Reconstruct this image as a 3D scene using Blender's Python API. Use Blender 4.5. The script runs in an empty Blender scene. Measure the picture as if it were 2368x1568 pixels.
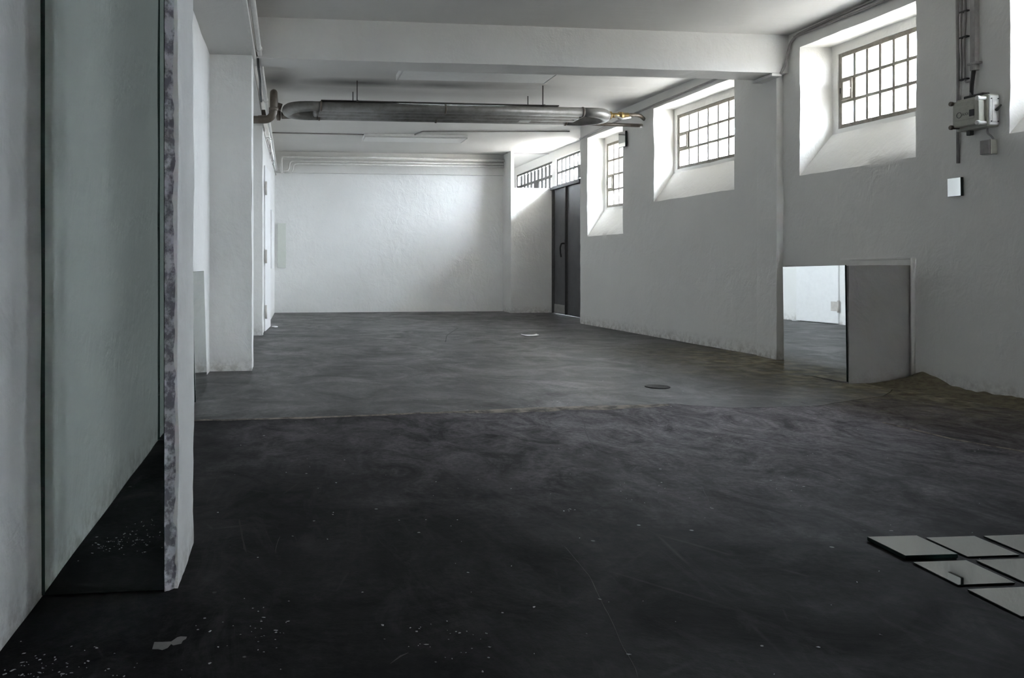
import bpy, bmesh, math, random
from mathutils import Vector, Matrix, noise

random.seed(7)
SC = bpy.context.scene
COL = SC.collection
U = 0.83          # metres per unit: every dimension below is given in camera heights

# ------------------------------------------------------------------ camera
cam_d = bpy.data.cameras.new('camera')
cam = bpy.data.objects.new('camera', cam_d)
COL.objects.link(cam)
cam.location = (0, 0, 1.0 * U)
YAW = math.radians(6.51)
cam.rotation_euler = (math.radians(90), 0, -YAW)
cam_d.sensor_width = 36.0
cam_d.lens = 1850 / 2368 * 36.0
cam_d.shift_x = (1184 - 880) / 2368
cam_d.shift_y = -(784 - 612) / 2368
cam_d.clip_start = 0.02
cam_d.clip_end = 500
SC.camera = cam

# ------------------------------------------------------------------ world: overcast sky over a dark yard
world = bpy.data.worlds.new('overcast_sky')
SC.world = world
world.use_nodes = True
wn = world.node_tree.nodes; wl = world.node_tree.links
wn.clear()
w_out = wn.new('ShaderNodeOutputWorld')
w_bg = wn.new('ShaderNodeBackground')
w_tc = wn.new('ShaderNodeTexCoord')
w_sep = wn.new('ShaderNodeSeparateXYZ')
w_ramp = wn.new('ShaderNodeValToRGB')
# overcast luminance: the zenith three times as bright as the horizon
sky_c = (0.80, 0.895, 1.0)
el = w_ramp.color_ramp.elements
el[0].position = 0.47; el[0].color = (0.13, 0.13, 0.125, 1)
el[1].position = 1.0; el[1].color = (*sky_c, 1)
hz = el.new(0.5); hz.color = (*[c * 0.34 for c in sky_c], 1)
w_map = wn.new('ShaderNodeMath'); w_map.operation = 'MULTIPLY_ADD'
w_map.inputs[1].default_value = 0.5; w_map.inputs[2].default_value = 0.5
wl.new(w_tc.outputs['Generated'], w_sep.inputs[0])
wl.new(w_sep.outputs['Z'], w_map.inputs[0])
wl.new(w_map.outputs[0], w_ramp.inputs[0])
wl.new(w_ramp.outputs[0], w_bg.inputs['Color'])
w_bg.inputs['Strength'].default_value = 130.0
wl.new(w_bg.outputs[0], w_out.inputs[0])

SC.view_settings.view_transform = 'Standard'
SC.view_settings.look = 'None'
SC.view_settings.exposure = 1.75
SC.view_settings.gamma = 1.0
SC.view_settings.use_curve_mapping = False
try:
    SC.cycles.diffuse_bounces = 4
    SC.cycles.max_bounces = 6
    SC.cycles.use_adaptive_sampling = True
    SC.cycles.adaptive_threshold = 0.2
    SC.cycles.transparent_max_bounces = 12
    SC.cycles.sample_clamp_indirect = 20.0
    SC.cycles.caustics_reflective = True
    SC.cycles.use_denoising = True
except Exception:
    pass

# window daylight portals: emit nothing, they only tell the sampler where the sky is
def portal(name, centre, sx, sy, rotz):
    ld = bpy.data.lights.new(name, 'AREA')
    ld.shape = 'RECTANGLE'; ld.size = sx * U; ld.size_y = sy * U
    ld.cycles.is_portal = True
    o = bpy.data.objects.new(name, ld); COL.objects.link(o)
    o.location = Vector(centre) * U
    # area light looks along its -Z; turn it to face -X (into the room)
    o.rotation_euler = (math.radians(90), 0, math.radians(90) + rotz)
    return o

# ------------------------------------------------------------------ room geometry constants
K = -0.0467                       # the right wall runs 2.67 degrees off the left one
WANG = math.atan(-K)
def RW(s, z, d=0.0):              # a point on the right wall: s along it, d outward
    return Vector((5.530 + K * s + d, s, z))
DOORX = 5.45                      # plane of the entrance doors, set back
CZ1, CZ2 = 3.39, 3.345            # ceiling heights either side of the beam
LWX = -0.742                      # left wall plane
PIERX = -0.35                     # face of the left piers
FARY = 16.75
BACKY = -20.0  # unseen hall behind the viewer, drawn deep to swallow bounce light
GD = 0.36                         # depth of the window niches
# name: s0, s1 opening, z0, z1 opening, glass s0,s1,z0,z1, columns, rows, far-jamb splay
WINS = [
    ('window_1', 6.18, 7.62, 1.905, 3.215, 6.16, 7.545, 2.375, 3.135, 8, 3, 0.03),
    ('window_2', 8.74, 10.617, 1.872, 3.165, 8.95, 10.645, 2.33, 3.085, 7, 3, 0.12),
    ('window_3', 11.555, 12.845, 1.468, 3.11, 11.68, 12.90, 1.95, 3.02, 6, 4, 0.14),
    ('window_4', 4.20, 5.336, 1.965, 3.215, 4.22, 5.26, 2.40, 3.135, 6, 3, 0.03),
]
for n_, s0, s1, z0, z1, a0, a1, b0, b1, nc, nr, sp in WINS:
    c = RW((a0 + a1) / 2, (b0 + b1) / 2, GD + 0.17)
    portal('daylight_' + n_, c, a1 - a0 + 0.3, b1 - b0 + 0.2, WANG)
portal('daylight_transom', (DOORX + 0.10, 15.22, 2.86), 1.6, 0.75, 0)
portal('daylight_vestibule', (DOORX + 0.10, 17.5, 2.74), 2.9, 1.1, 0)

# ------------------------------------------------------------------ helpers
def obj(name, bm, mat, parent=None, smooth=False, loc=None):
    """bm in units; becomes one mesh object, in metres, in the parent's frame"""
    bmesh.ops.recalc_face_normals(bm, faces=bm.faces[:])
    bmesh.ops.scale(bm, vec=(U, U, U), verts=bm.verts[:])
    me = bpy.data.meshes.new(name)
    bm.to_mesh(me); bm.free()
    if smooth:
        for p in me.polygons: p.use_smooth = True
    if mat is not None: me.materials.append(mat)
    o = bpy.data.objects.new(name, me)
    COL.objects.link(o)
    if parent is not None: o.parent = parent
    if loc is not None: o.location = Vector(loc) * U
    return o

def like(o, name, loc, parent):
    c = bpy.data.objects.new(name, o.data)
    COL.objects.link(c); c.parent = parent; c.location = Vector(loc) * U
    return c

def thing(name, loc, label, cat, group=None, rotz=0.0, kind=None):
    e = bpy.data.objects.new(name, None)
    COL.objects.link(e)
    e.empty_display_size = 0.05
    e.location = Vector(loc) * U
    e.rotation_euler = (0, 0, rotz)
    return tag(e, label, cat, group, kind)

def tag(o, label=None, cat=None, group=None, kind=None):
    if label: o['label'] = label
    if cat: o['category'] = cat
    if group: o['group'] = group
    if kind: o['kind'] = kind
    return o

def box(bm, lo, hi, bev=0.0, seg=1):
    r = bmesh.ops.create_cube(bm, size=1.0)
    vs = r['verts']
    lo = Vector(lo); hi = Vector(hi)
    for v in vs:
        v.co = Vector((lo.x + (v.co.x + .5) * (hi.x - lo.x), lo.y + (v.co.y + .5) * (hi.y - lo.y), lo.z + (v.co.z + .5) * (hi.z - lo.z)))
    if bev > 0:
        es = list({e for v in vs for e in v.link_edges})
        bmesh.ops.bevel(bm, geom=es, offset=bev, segments=seg, affect='EDGES', profile=0.5)
    return bm

def B(lo, hi, bev=0.0, seg=1):
    return box(bmesh.new(), lo, hi, bev, seg)

def fillet(pts, rad, k=6):
    pts = [Vector(p) for p in pts]
    out = [pts[0]]
    for i in range(1, len(pts) - 1):
        p, a, b = pts[i], pts[i - 1], pts[i + 1]
        ua, ub = (a - p), (b - p)
        r = min(rad, ua.length * .49, ub.length * .49)
        A = p + ua.normalized() * r; Bb = p + ub.normalized() * r
        for j in range(k + 1):
            t = j / k
            out.append(A * (1 - t) ** 2 + p * 2 * t * (1 - t) + Bb * t ** 2)
    out.append(pts[-1])
    return out

def tube(bm, pts, r, n=12, caps=True):
    pts = [Vector(p) for p in pts]
    N = len(pts)
    rad = r if isinstance(r, (list, tuple)) else [r] * N
    tan = []
    for i in range(N):
        t = (pts[min(i + 1, N - 1)] - pts[max(i - 1, 0)])
        tan.append(t.normalized())
    ref = Vector((0, 0, 1)) if abs(tan[0].z) < .9 else Vector((1, 0, 0))
    u = tan[0].cross(ref).normalized()
    rings = []
    for i in range(N):
        if i > 0:
            q = tan[i - 1].rotation_difference(tan[i])
            u = q @ u
            u = (u - tan[i] * u.dot(tan[i])).normalized()
        w = tan[i].cross(u)
        rings.append([bm.verts.new(pts[i] + (u * math.cos(a) + w * math.sin(a)) * rad[i]) for a in [2 * math.pi * j / n for j in range(n)]])
    for i in range(N - 1):
        for j in range(n):
            f = bm.faces.new((rings[i][j], rings[i][(j + 1) % n], rings[i + 1][(j + 1) % n], rings[i + 1][j]))
            f.smooth = True
    if caps:
        bm.faces.new(rings[0][::-1]); bm.faces.new(rings[-1])
    return bm

def T(pts, r, n=12, fil=0.0, caps=True):
    bm = bmesh.new()
    if fil > 0: pts = fillet(pts, fil)
    return tube(bm, pts, r, n, caps)

def lathe(bm, prof, centre, axis='z', n=20):
    rings = []
    for r, h in prof:
        ring = []
        for j in range(n):
            a = 2 * math.pi * j / n
            p = {'z': Vector((r * math.cos(a), r * math.sin(a), h)), 'x': Vector((h, r * math.cos(a), r * math.sin(a))), 'y': Vector((r * math.cos(a), h, r * math.sin(a)))}[axis]
            ring.append(bm.verts.new(Vector(centre) + p))
        rings.append(ring)
    for i in range(len(rings) - 1):
        for j in range(n):
            bm.faces.new((rings[i][j], rings[i][(j + 1) % n], rings[i + 1][(j + 1) % n], rings[i + 1][j])).smooth = True
    bm.faces.new(rings[0][::-1]); bm.faces.new(rings[-1])
    return bm

def lin(a, b, step):
    n = max(1, int(math.ceil(abs(b - a) / step)))
    return [a + (b - a) * i / n for i in range(n)]

def breaks(vals, step):
    vals = sorted(set(round(v, 5) for v in vals)); out = []
    for a, b in zip(vals, vals[1:]): out += lin(a, b, step)
    return out + [vals[-1]]

def sheet(bm, F, us, vs, holes=()):
    """grid of quads over F(u, v), leaving out the holes (u0, u1, v0, v1)"""
    vm = {}
    def V(i, j):
        if (i, j) not in vm: vm[(i, j)] = bm.verts.new(F(us[i], vs[j]))
        return vm[(i, j)]
    for i in range(len(us) - 1):
        for j in range(len(vs) - 1):
            cu, cv = (us[i] + us[i + 1]) / 2, (vs[j] + vs[j + 1]) / 2
            if any(h[0] < cu < h[1] and h[2] < cv < h[3] for h in holes): continue
            bm.faces.new((V(i, j), V(i + 1, j), V(i + 1, j + 1), V(i, j + 1)))

def quad(bm, a, b, c, d, step=0.12):
    a, b, c, d = map(Vector, (a, b, c, d))
    nu = max(1, int(math.ceil(max((b - a).length, (c - d).length) / step)))
    nv = max(1, int(math.ceil(max((d - a).length, (c - b).length) / step)))
    F = lambda u, v: (a * (1 - u) + b * u) * (1 - v) + (d * (1 - u) + c * u) * v
    sheet(bm, F, [i / nu for i in range(nu + 1)], [i / nv for i in range(nv + 1)])

def solid(bm, lo, hi, step=0.1):
    """closed box of small quads, so that its faces can be roughened"""
    x0, y0, z0 = lo; x1, y1, z1 = hi
    P = lambda i, j, k: Vector(((x0, x1)[i], (y0, y1)[j], (z0, z1)[k]))
    for f in (((0,0,0),(1,0,0),(1,0,1),(0,0,1)), ((0,1,0),(1,1,0),(1,1,1),(0,1,1)), ((0,0,0),(0,1,0),(0,1,1),(0,0,1)),
              ((1,0,0),(1,1,0),(1,1,1),(1,0,1)), ((0,0,0),(1,0,0),(1,1,0),(0,1,0)), ((0,0,1),(1,0,1),(1,1,1),(0,1,1))):
        quad(bm, *[P(*q) for q in f], step=step)
    return bm

def rough(bm, amp=0.004, freq=3.0, seed=0.0, fine=0.0):
    bmesh.ops.remove_doubles(bm, verts=bm.verts[:], dist=0.0008)
    o = Vector((seed * 7.1, seed * 3.3, seed * 5.7))
    for v in bm.verts:
        d = noise.noise_vector(v.co * freq + o) * amp
        if fine: d += noise.noise_vector(v.co * freq * 5.3 + o) * fine
        v.co += d
    return bm

# ------------------------------------------------------------------ materials
def mat(name):
    m = bpy.data.materials.new(name); m.use_nodes = True
    nt = m.node_tree
    b = nt.nodes['Principled BSDF']
    return m, nt, b

def N(nt, t, **kw):
    n = nt.nodes.new(t)
    for k, v in kw.items():
        if k in n.inputs: n.inputs[k].default_value = v
        else: setattr(n, k, v)
    return n

def ramp(nt, src, stops):
    r = nt.nodes.new('ShaderNodeValToRGB')
    el = r.color_ramp.elements
    while len(el) < len(stops): el.new(0.5)
    for e, (p, c) in zip(el, stops):
        e.position = p; e.color = (c, c, c, 1) if isinstance(c, (int, float)) else (*c, 1)
    nt.links.new(src, r.inputs[0])
    return r.outputs[0]

def mth(nt, op, a, b=None, c=None, clamp=False):
    n = nt.nodes.new('ShaderNodeMath'); n.operation = op; n.use_clamp = clamp
    for i, v in enumerate((a, b, c)):
        if v is None: continue
        if isinstance(v, (int, float)): n.inputs[i].default_value = v
        else: nt.links.new(v, n.inputs[i])
    return n.outputs[0]

def mixc(nt, fac, a, b, mode='MIX'):
    n = nt.nodes.new('ShaderNodeMix'); n.data_type = 'RGBA'; n.blend_type = mode
    for sock, v in ((n.inputs[0], fac), (n.inputs[6], a), (n.inputs[7], b)):
        if isinstance(v, (int, float)): sock.default_value = v
        elif isinstance(v, tuple): sock.default_value = (*v, 1)
        else: nt.links.new(v, sock)
    return n.outputs[2]

def position(nt, scale=(1, 1, 1)):
    g = nt.nodes.new('ShaderNodeNewGeometry')
    mp = nt.nodes.new('ShaderNodeMapping')
    mp.inputs['Scale'].default_value = tuple(s / U for s in scale)     # texture space in units
    nt.links.new(g.outputs['Position'], mp.inputs['Vector'])
    return mp.outputs[0]

def noi(nt, vec, scale, detail=4, rough_=0.55, dist=0.0):
    n = N(nt, 'ShaderNodeTexNoise', Scale=scale, Detail=detail, Roughness=rough_, Distortion=dist)
    nt.links.new(vec, n.inputs['Vector'])
    return n.outputs['Fac']

def bump(nt, b, h, strength, dist=0.02):
    n = N(nt, 'ShaderNodeBump', Strength=strength, Distance=dist)
    nt.links.new(h, n.inputs['Height'])
    nt.links.new(n.outputs[0], b.inputs['Normal'])

def plaster(name, col=(0.775, 0.765, 0.74), bstr=0.35, lump=3.0, rub=0.5, dirt=0.0):
    m, nt, b = mat(name)
    p = position(nt)
    n1 = noi(nt, p, 0.9, 3); n2 = noi(nt, p, lump, 3, 0.6, 0.4); n3 = noi(nt, p, 45, 2, 0.6)
    n4 = noi(nt, position(nt, (1, 1, .75)), 6.5, 3, 0.65, 0.8)
    tone = mixc(nt, ramp(nt, n1, [(0.35, 0.0), (0.7, 1.0)]), tuple(c * 0.95 for c in col), col)
    spots = ramp(nt, noi(nt, p, 22, 3, 0.7), [(0.71, 0.0), (0.77, 1.0)])
    tone = mixc(nt, mth(nt, 'MULTIPLY', spots, 0.10), tone, (0.40, 0.39, 0.38))
    if dirt:
        g = nt.nodes.new('ShaderNodeNewGeometry'); sx = nt.nodes.new('ShaderNodeSeparateXYZ')
        nt.links.new(g.outputs['Position'], sx.inputs[0])
        low = mth(nt, 'SUBTRACT', 1.0, mth(nt, 'DIVIDE', sx.outputs['Z'], 0.16 * U), clamp=True)
        sp = ramp(nt, noi(nt, p, 14, 6, 0.7), [(0.42, 0.0), (0.62, 1.0)])
        tone = mixc(nt, mth(nt, 'MULTIPLY', mth(nt, 'MULTIPLY', low, sp), dirt), tone, (0.22, 0.19, 0.15))
    nt.links.new(tone, b.inputs['Base Color'])
    b.inputs['Roughness'].default_value = 0.72
    b.inputs['Specular IOR Level'].default_value = 0.25
    h = mth(nt, 'ADD', mth(nt, 'MULTIPLY', n2, 0.8), mth(nt, 'ADD', mth(nt, 'MULTIPLY', n3, 0.10), mth(nt, 'MULTIPLY', n4, rub)))
    bump(nt, b, h, bstr, 0.03)
    return m

M = {}
M['wall'] = plaster('white_plaster', dirt=0.55)
M['wallR'] = plaster('white_plaster_trowelled', col=(0.76, 0.75, 0.72), bstr=0.30, lump=3.5, rub=0.6, dirt=0.6)
M['wallF'] = plaster('white_plaster_lumpy', col=(0.82, 0.815, 0.795), bstr=0.42, lump=2.4, rub=0.7)
M['plinth'] = plaster('bare_grey_render', col=(0.36, 0.345, 0.325), bstr=0.4, lump=3.5, rub=0.6, dirt=0.4)
M['beam'] = plaster('white_concrete', col=(0.72, 0.71, 0.685), bstr=0.4, lump=2.0, rub=0.3)

def ceiling_mat():
    m, nt, b = mat('ceiling_paint')
    p = position(nt)
    n1 = noi(nt, p, 0.8, 5)
    tone = mixc(nt, ramp(nt, n1, [(0.3, 0.0), (0.7, 1.0)]), (0.65, 0.64, 0.615), (0.71, 0.70, 0.675))
    # soot that years of rising warm air have left above the heating pipes
    soot = None
    wob = noi(nt, p, 2.2, 5, 0.65)
    for cx, cy, rx, ry, amt in ((0.95, 10.28, 1.0, 0.30, 1.0), (2.0, 10.30, 1.5, 0.36, 0.80), (-0.20, 10.3, 0.35, 0.60, 0.85), (4.75, 11.2, 0.4, 0.40, 0.6), (1.9, 10.8, 2.4, 0.5, 0.35)):
        mp = nt.nodes.new('ShaderNodeMapping')
        mp.inputs['Location'].default_value = (-cx / rx, -cy / ry, 0)
        mp.inputs['Scale'].default_value = (1 / (rx * U), 1 / (ry * U), 0)
        g = nt.nodes.new('ShaderNodeNewGeometry'); nt.links.new(g.outputs['Position'], mp.inputs['Vector'])
        ln = nt.nodes.new('ShaderNodeVectorMath'); ln.operation = 'LENGTH'; nt.links.new(mp.outputs[0], ln.inputs[0])
        e = mth(nt, 'SUBTRACT', 1.25, mth(nt, 'ADD', ln.outputs['Value'], mth(nt, 'MULTIPLY', wob, 0.5)), clamp=True)
        e = mth(nt, 'MULTIPLY', e, amt)
        soot = e if soot is None else mth(nt, 'MAXIMUM', soot, e)
    tone = mixc(nt, soot, tone, (0.13, 0.125, 0.12))
    nt.links.new(tone, b.inputs['Base Color'])
    b.inputs['Roughness'].default_value = 0.75
    # faint board marks of the old formwork
    brd = noi(nt, position(nt, (0.35, 7.5, 1)), 1.0, 3, 0.6)
    bump(nt, b, mth(nt, 'ADD', brd, mth(nt, 'MULTIPLY', noi(nt, p, 30, 4), 0.15)), 0.28, 0.02)
    return m
M['ceil'] = ceiling_mat()

def floor_mat(name, lo, hi, big_c, str_c, fin_c, spec, lit_patch):
    m, nt, b = mat(name)
    p = position(nt)
    L = lambda s, d=6, r=.62, ds=0.0: noi(nt, p, s, d, r, ds)
    big = L(0.45, 6, 0.6, 0.6); mid = L(1.7, 8, 0.68, 1.0); fin = L(11, 6, 0.7)
    streak = noi(nt, position(nt, (2.2, 0.9, 1)), 1.6, 8, 0.7, 1.5)
    grain = L(34, 4, 0.7); blot = noi(nt, position(nt, (1.0, 0.6, 1)), 3.4, 6, 0.72, 1.4)
    base = mixc(nt, ramp(nt, mid, [(0.38, 0.0), (0.63, 1.0)]), lo, hi)
    base = mixc(nt, ramp(nt, blot, [(0.40, 0.0), (0.60, 1.0)]), base, hi, 'MIX') if False else mixc(nt, 0.75, base, ramp(nt, blot, [(0.38, 0.30), (0.62, 1.9)]), 'MULTIPLY')
    base = mixc(nt, 0.8, base, ramp(nt, grain, [(0.37, 0.35), (0.64, 1.85)]), 'MULTIPLY')
    base = mixc(nt, mth(nt, 'MULTIPLY', ramp(nt, big, [(0.42, 0.0), (0.66, 1.0)]), 0.5), base, big_c)
    base = mixc(nt, mth(nt, 'MULTIPLY', ramp(nt, streak, [(0.53, 0.0), (0.70, 1.0)]), 0.55), base, str_c)
    base = mixc(nt, mth(nt, 'MULTIPLY', ramp(nt, fin, [(0.52, 0.0), (0.80, 1.0)]), 0.28), base, fin_c)
    if lit_patch:
        # light falloff painted into the colour: paler before the joint, towards the right
        mp = nt.nodes.new('ShaderNodeMapping'); mp.inputs['Location'].default_value = (-lit_patch[0] / 3.5, -lit_patch[1] / 2.1, 0); mp.inputs['Scale'].default_value = (1 / (3.5 * U), 1 / (2.1 * U), 0)
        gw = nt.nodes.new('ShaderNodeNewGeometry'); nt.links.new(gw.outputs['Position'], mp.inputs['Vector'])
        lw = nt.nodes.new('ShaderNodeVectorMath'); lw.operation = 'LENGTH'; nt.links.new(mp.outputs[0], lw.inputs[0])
        lit_fac = mth(nt, 'SUBTRACT', 1.45, mth(nt, 'ADD', lw.outputs['Value'], mth(nt, 'MULTIPLY', noi(nt, p, 1.2, 5, 0.65, 0.8), 0.8)), clamp=True)
        lit_fac = mth(nt, 'MULTIPLY', lit_fac, ramp(nt, blot, [(0.36, 0.15), (0.62, 1.0)]))
        lit_fac = mth(nt, 'MULTIPLY', lit_fac, ramp(nt, grain, [(0.33, 0.45), (0.63, 1.0)]))
        base = mixc(nt, mth(nt, 'MULTIPLY', lit_fac, 1.0, clamp=True), base, (0.29, 0.262, 0.277))
    # brown, mossy damp along the foot of the right wall and around the plinth
    g = nt.nodes.new('ShaderNodeNewGeometry'); sx = nt.nodes.new('ShaderNodeSeparateXYZ'); nt.links.new(g.outputs['Position'], sx.inputs[0])
    X = mth(nt, 'DIVIDE', sx.outputs['X'], U); Y = mth(nt, 'DIVIDE', sx.outputs['Y'], U)
    wallx = mth(nt, 'MULTIPLY_ADD', Y, K, 5.53)
    dw = mth(nt, 'SUBTRACT', wallx, X)
    wob = mth(nt, 'MULTIPLY', noi(nt, p, 1.3, 6, 0.65), 1.5)
    near = mth(nt, 'SUBTRACT', 1.85, mth(nt, 'ADD', mth(nt, 'MULTIPLY', dw, 0.78), mth(nt, 'MULTIPLY', wob, 0.7)), clamp=True)
    dy = mth(nt, 'ABSOLUTE', mth(nt, 'SUBTRACT', Y, 6.9))
    yf = mth(nt, 'SUBTRACT', 1.45, mth(nt, 'MULTIPLY', dy, 0.48), clamp=True)
    moss = mth(nt, 'MULTIPLY', mth(nt, 'MULTIPLY', near, yf), ramp(nt, noi(nt, p, 5.5, 8, 0.72, 0.8), [(0.34, 0.15), (0.62, 1.0)]))
    mossc = mixc(nt, ramp(nt, noi(nt, p, 7.0, 5), [(0.4, 0.0), (0.62, 1.0)]), (0.15, 0.12, 0.065), (0.46, 0.42, 0.29))
    base = mixc(nt, mth(nt, 'MULTIPLY', moss, 0.9, clamp=True), base, mossc)
    # thin pale scratches
    def scr(scale, thin, off, amt):
        mp = nt.nodes.new('ShaderNodeMapping'); mp.inputs['Scale'].default_value = (scale / U, scale * .45 / U, 0); mp.inputs['Location'].default_value = (off, off * 2, 0); mp.inputs['Rotation'].default_value = (0, 0, off)
        nt.links.new(g.outputs['Position'], mp.inputs['Vector'])
        v = N(nt, 'ShaderNodeTexVoronoi'); v.feature = 'DISTANCE_TO_EDGE'; v.inputs['Scale'].default_value = 1.0
        nt.links.new(mp.outputs[0], v.inputs['Vector'])
        line = ramp(nt, v.outputs['Distance'], [(0.0, 1.0), (thin, 0.0)])
        msk = ramp(nt, noi(nt, p, 1.1 + off * .1, 4, 0.6), [(0.54, 0.0), (0.62, 1.0)])
        return mth(nt, 'MULTIPLY', mth(nt, 'MULTIPLY', line, msk), amt)
    base = mixc(nt, scr(1.3, 0.006, 0.6, 0.20), base, (0.14, 0.135, 0.135))
    base = mixc(nt, scr(2.1, 0.008, 2.1, 0.15), base, (0.12, 0.115, 0.115))
    # tiny paint specks
    vz = N(nt, 'ShaderNodeTexVoronoi'); vz.inputs['Scale'].default_value = 6.0; nt.links.new(p, vz.inputs['Vector'])
    sp = ramp(nt, vz.outputs['Distance'], [(0.035, 1.0), (0.055, 0.0)])
    spm = ramp(nt, noi(nt, p, 0.8, 4), [(0.50, 0.0), (0.58, 1.0)])
    base = mixc(nt, mth(nt, 'MULTIPLY', mth(nt, 'MULTIPLY', sp, spm), 0.7), base, (0.42, 0.42, 0.42))
    nt.links.new(base, b.inputs['Base Color'])
    rg = ramp(nt, mid, [(0.3, 0.75 if lit_patch else 0.55), (0.7, 0.52 if lit_patch else 0.36)])
    rgh = mixc(nt, mth(nt, 'MULTIPLY', moss, 0.9, clamp=True), rg, (0.85, 0.85, 0.85))
    nt.links.new(rgh, b.inputs['Roughness'])
    b.inputs['Specular IOR Level'].default_value = spec
    h = mth(nt, 'ADD', mth(nt, 'MULTIPLY', mid, 0.6), mth(nt, 'ADD', mth(nt, 'MULTIPLY', fin, 0.22), mth(nt, 'MULTIPLY', moss, 0.7)))
    bump(nt, b, h, 0.30, 0.02)
    return m
M['floor'] = floor_mat('black_worn_lit_screed', (0.0022, 0.0018, 0.0020), (0.0085, 0.0072, 0.0078), (0.018, 0.0155, 0.017), (0.042, 0.038, 0.040), (0.030, 0.027, 0.027), 0.07, (3.0, 4.75))
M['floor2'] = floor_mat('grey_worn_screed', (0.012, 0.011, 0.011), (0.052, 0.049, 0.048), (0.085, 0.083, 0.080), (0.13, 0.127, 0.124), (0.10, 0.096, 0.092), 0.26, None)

def simple(name, col, rough_=0.5, metal=0.0, spec=0.5, var=0.12, scale=14, bstr=0.0, col2=None, thr=(0.4, 0.7)):
    m, nt, b = mat(name)
    p = position(nt)
    n = noi(nt, p, scale, 5, 0.65)
    c2 = col2 if col2 else tuple(c * (1 - var * 2) for c in col)
    nt.links.new(mixc(nt, ramp(nt, n, [(thr[0], 0.0), (thr[1], 1.0)]), col, c2), b.inputs['Base Color'])
    b.inputs['Roughness'].default_value = rough_
    b.inputs['Metallic'].default_value = metal
    b.inputs['Specular IOR Level'].default_value = spec
    if bstr: bump(nt, b, n, bstr, 0.01)
    return m

M['edge'] = simple('raw_plaster_edge', (0.20, 0.195, 0.21), 0.85, scale=26, bstr=1.0, col2=(0.66, 0.66, 0.68), thr=(0.44, 0.58))
M['pipewhite'] = simple('white_pipe_paint', (0.74, 0.73, 0.70), 0.45, var=0.06)
M['cable'] = simple('grey_cable', (0.33, 0.31, 0.30), 0.6)
M['black'] = simple('black_rubber', (0.012, 0.012, 0.012), 0.5)
M['tube'] = simple('aluminium_painted_tube', (0.22, 0.215, 0.205), 0.42, metal=0.25, scale=9, col2=(0.15, 0.14, 0.125))
M['rustpipe'] = simple('brown_steel_pipe', (0.135, 0.115, 0.095), 0.45, metal=0.2, scale=12, col2=(0.09, 0.07, 0.052))
M['brass'] = simple('old_brass', (0.26, 0.18, 0.075), 0.38, metal=0.8, scale=30)
M['rod'] = simple('dark_rod', (0.06, 0.055, 0.05), 0.5)
M['frame'] = simple('weathered_window_frame', (0.235, 0.215, 0.18), 0.6, scale=18, col2=(0.15, 0.125, 0.10), bstr=0.1)
M['frame2'] = simple('dark_steel_bar', (0.07, 0.068, 0.065), 0.5, scale=18)
M['door'] = simple('grey_steel_door', (0.085, 0.085, 0.090), 0.42, metal=0.1, scale=4, col2=(0.06, 0.06, 0.064))
M['doorlow'] = simple('pale_kick_plate', (0.34, 0.33, 0.31), 0.5)
M['doorwhite'] = simple('white_door_paint', (0.80, 0.79, 0.78), 0.4, var=0.03)
M['hinge'] = simple('worn_hinge', (0.60, 0.56, 0.51), 0.45, metal=0.3)
M['lampwhite'] = simple('white_enamel', (0.80, 0.80, 0.78), 0.35, var=0.04)
M['diffuser'] = simple('unlit_diffuser', (0.76, 0.76, 0.74), 0.3, var=0.03)
M['boxgrey'] = simple('grey_box_plastic', (0.42, 0.42, 0.36), 0.4, scale=20, var=0.08)
M['boxwhite'] = simple('pale_box_plastic', (0.72, 0.72, 0.70), 0.35, var=0.05)
M['boxdark'] = simple('dark_lens', (0.045, 0.048, 0.055), 0.2)
M['print'] = simple('dark_print', (0.10, 0.10, 0.10), 0.6)
M['grate'] = simple('cast_iron', (0.030, 0.028, 0.026), 0.6, metal=0.3, scale=30)
M['mortar'] = simple('crumbled_mortar', (0.24, 0.205, 0.17), 0.9, scale=11, col2=(0.075, 0.065, 0.055), bstr=0.8, thr=(0.42, 0.60))
M['subfloor'] = simple('dark_gap', (0.016, 0.014, 0.012), 0.95)
M['rubble'] = simple('mossy_rubble', (0.17, 0.145, 0.09), 0.95, scale=16, col2=(0.06, 0.045, 0.028), bstr=1.0)
M['fleck'] = simple('plaster_flake', (0.50, 0.50, 0.50), 0.8)
M['chip'] = simple('bare_screed_chip', (0.20, 0.19, 0.18), 0.85, scale=20)
M['panel'] = simple('pale_greenish_panel', (0.66, 0.68, 0.62), 0.35, var=0.02)
M['soffit'] = simple('weathered_soffit_boards', (0.06, 0.055, 0.05), 0.8)
M['scrape'] = simple('pale_scrape', (0.055, 0.052, 0.052), 0.8, scale=30)
M['paper'] = simple('white_paper', (0.86, 0.86, 0.86), 0.45, var=0.02)
M['mback'] = simple('mirror_glass_edge', (0.010, 0.022, 0.018), 0.18)

def mirror_mat(name, tint):
    m, nt, b = mat(name)
    n = noi(nt, position(nt), 3.0, 3)
    nt.links.new(mixc(nt, ramp(nt, n, [(0.3, 0.0), (0.7, 1.0)]), tint, tuple(c * 0.985 for c in tint)), b.inputs['Base Color'])
    b.inputs['Metallic'].default_value = 1.0
    b.inputs['Roughness'].default_value = 0.015
    return m
M['mirror'] = mirror_mat('silvered_mirror', (0.92, 0.94, 0.925))
M['mirrorold'] = mirror_mat('greenish_mirror', (0.74, 0.80, 0.765))

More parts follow.
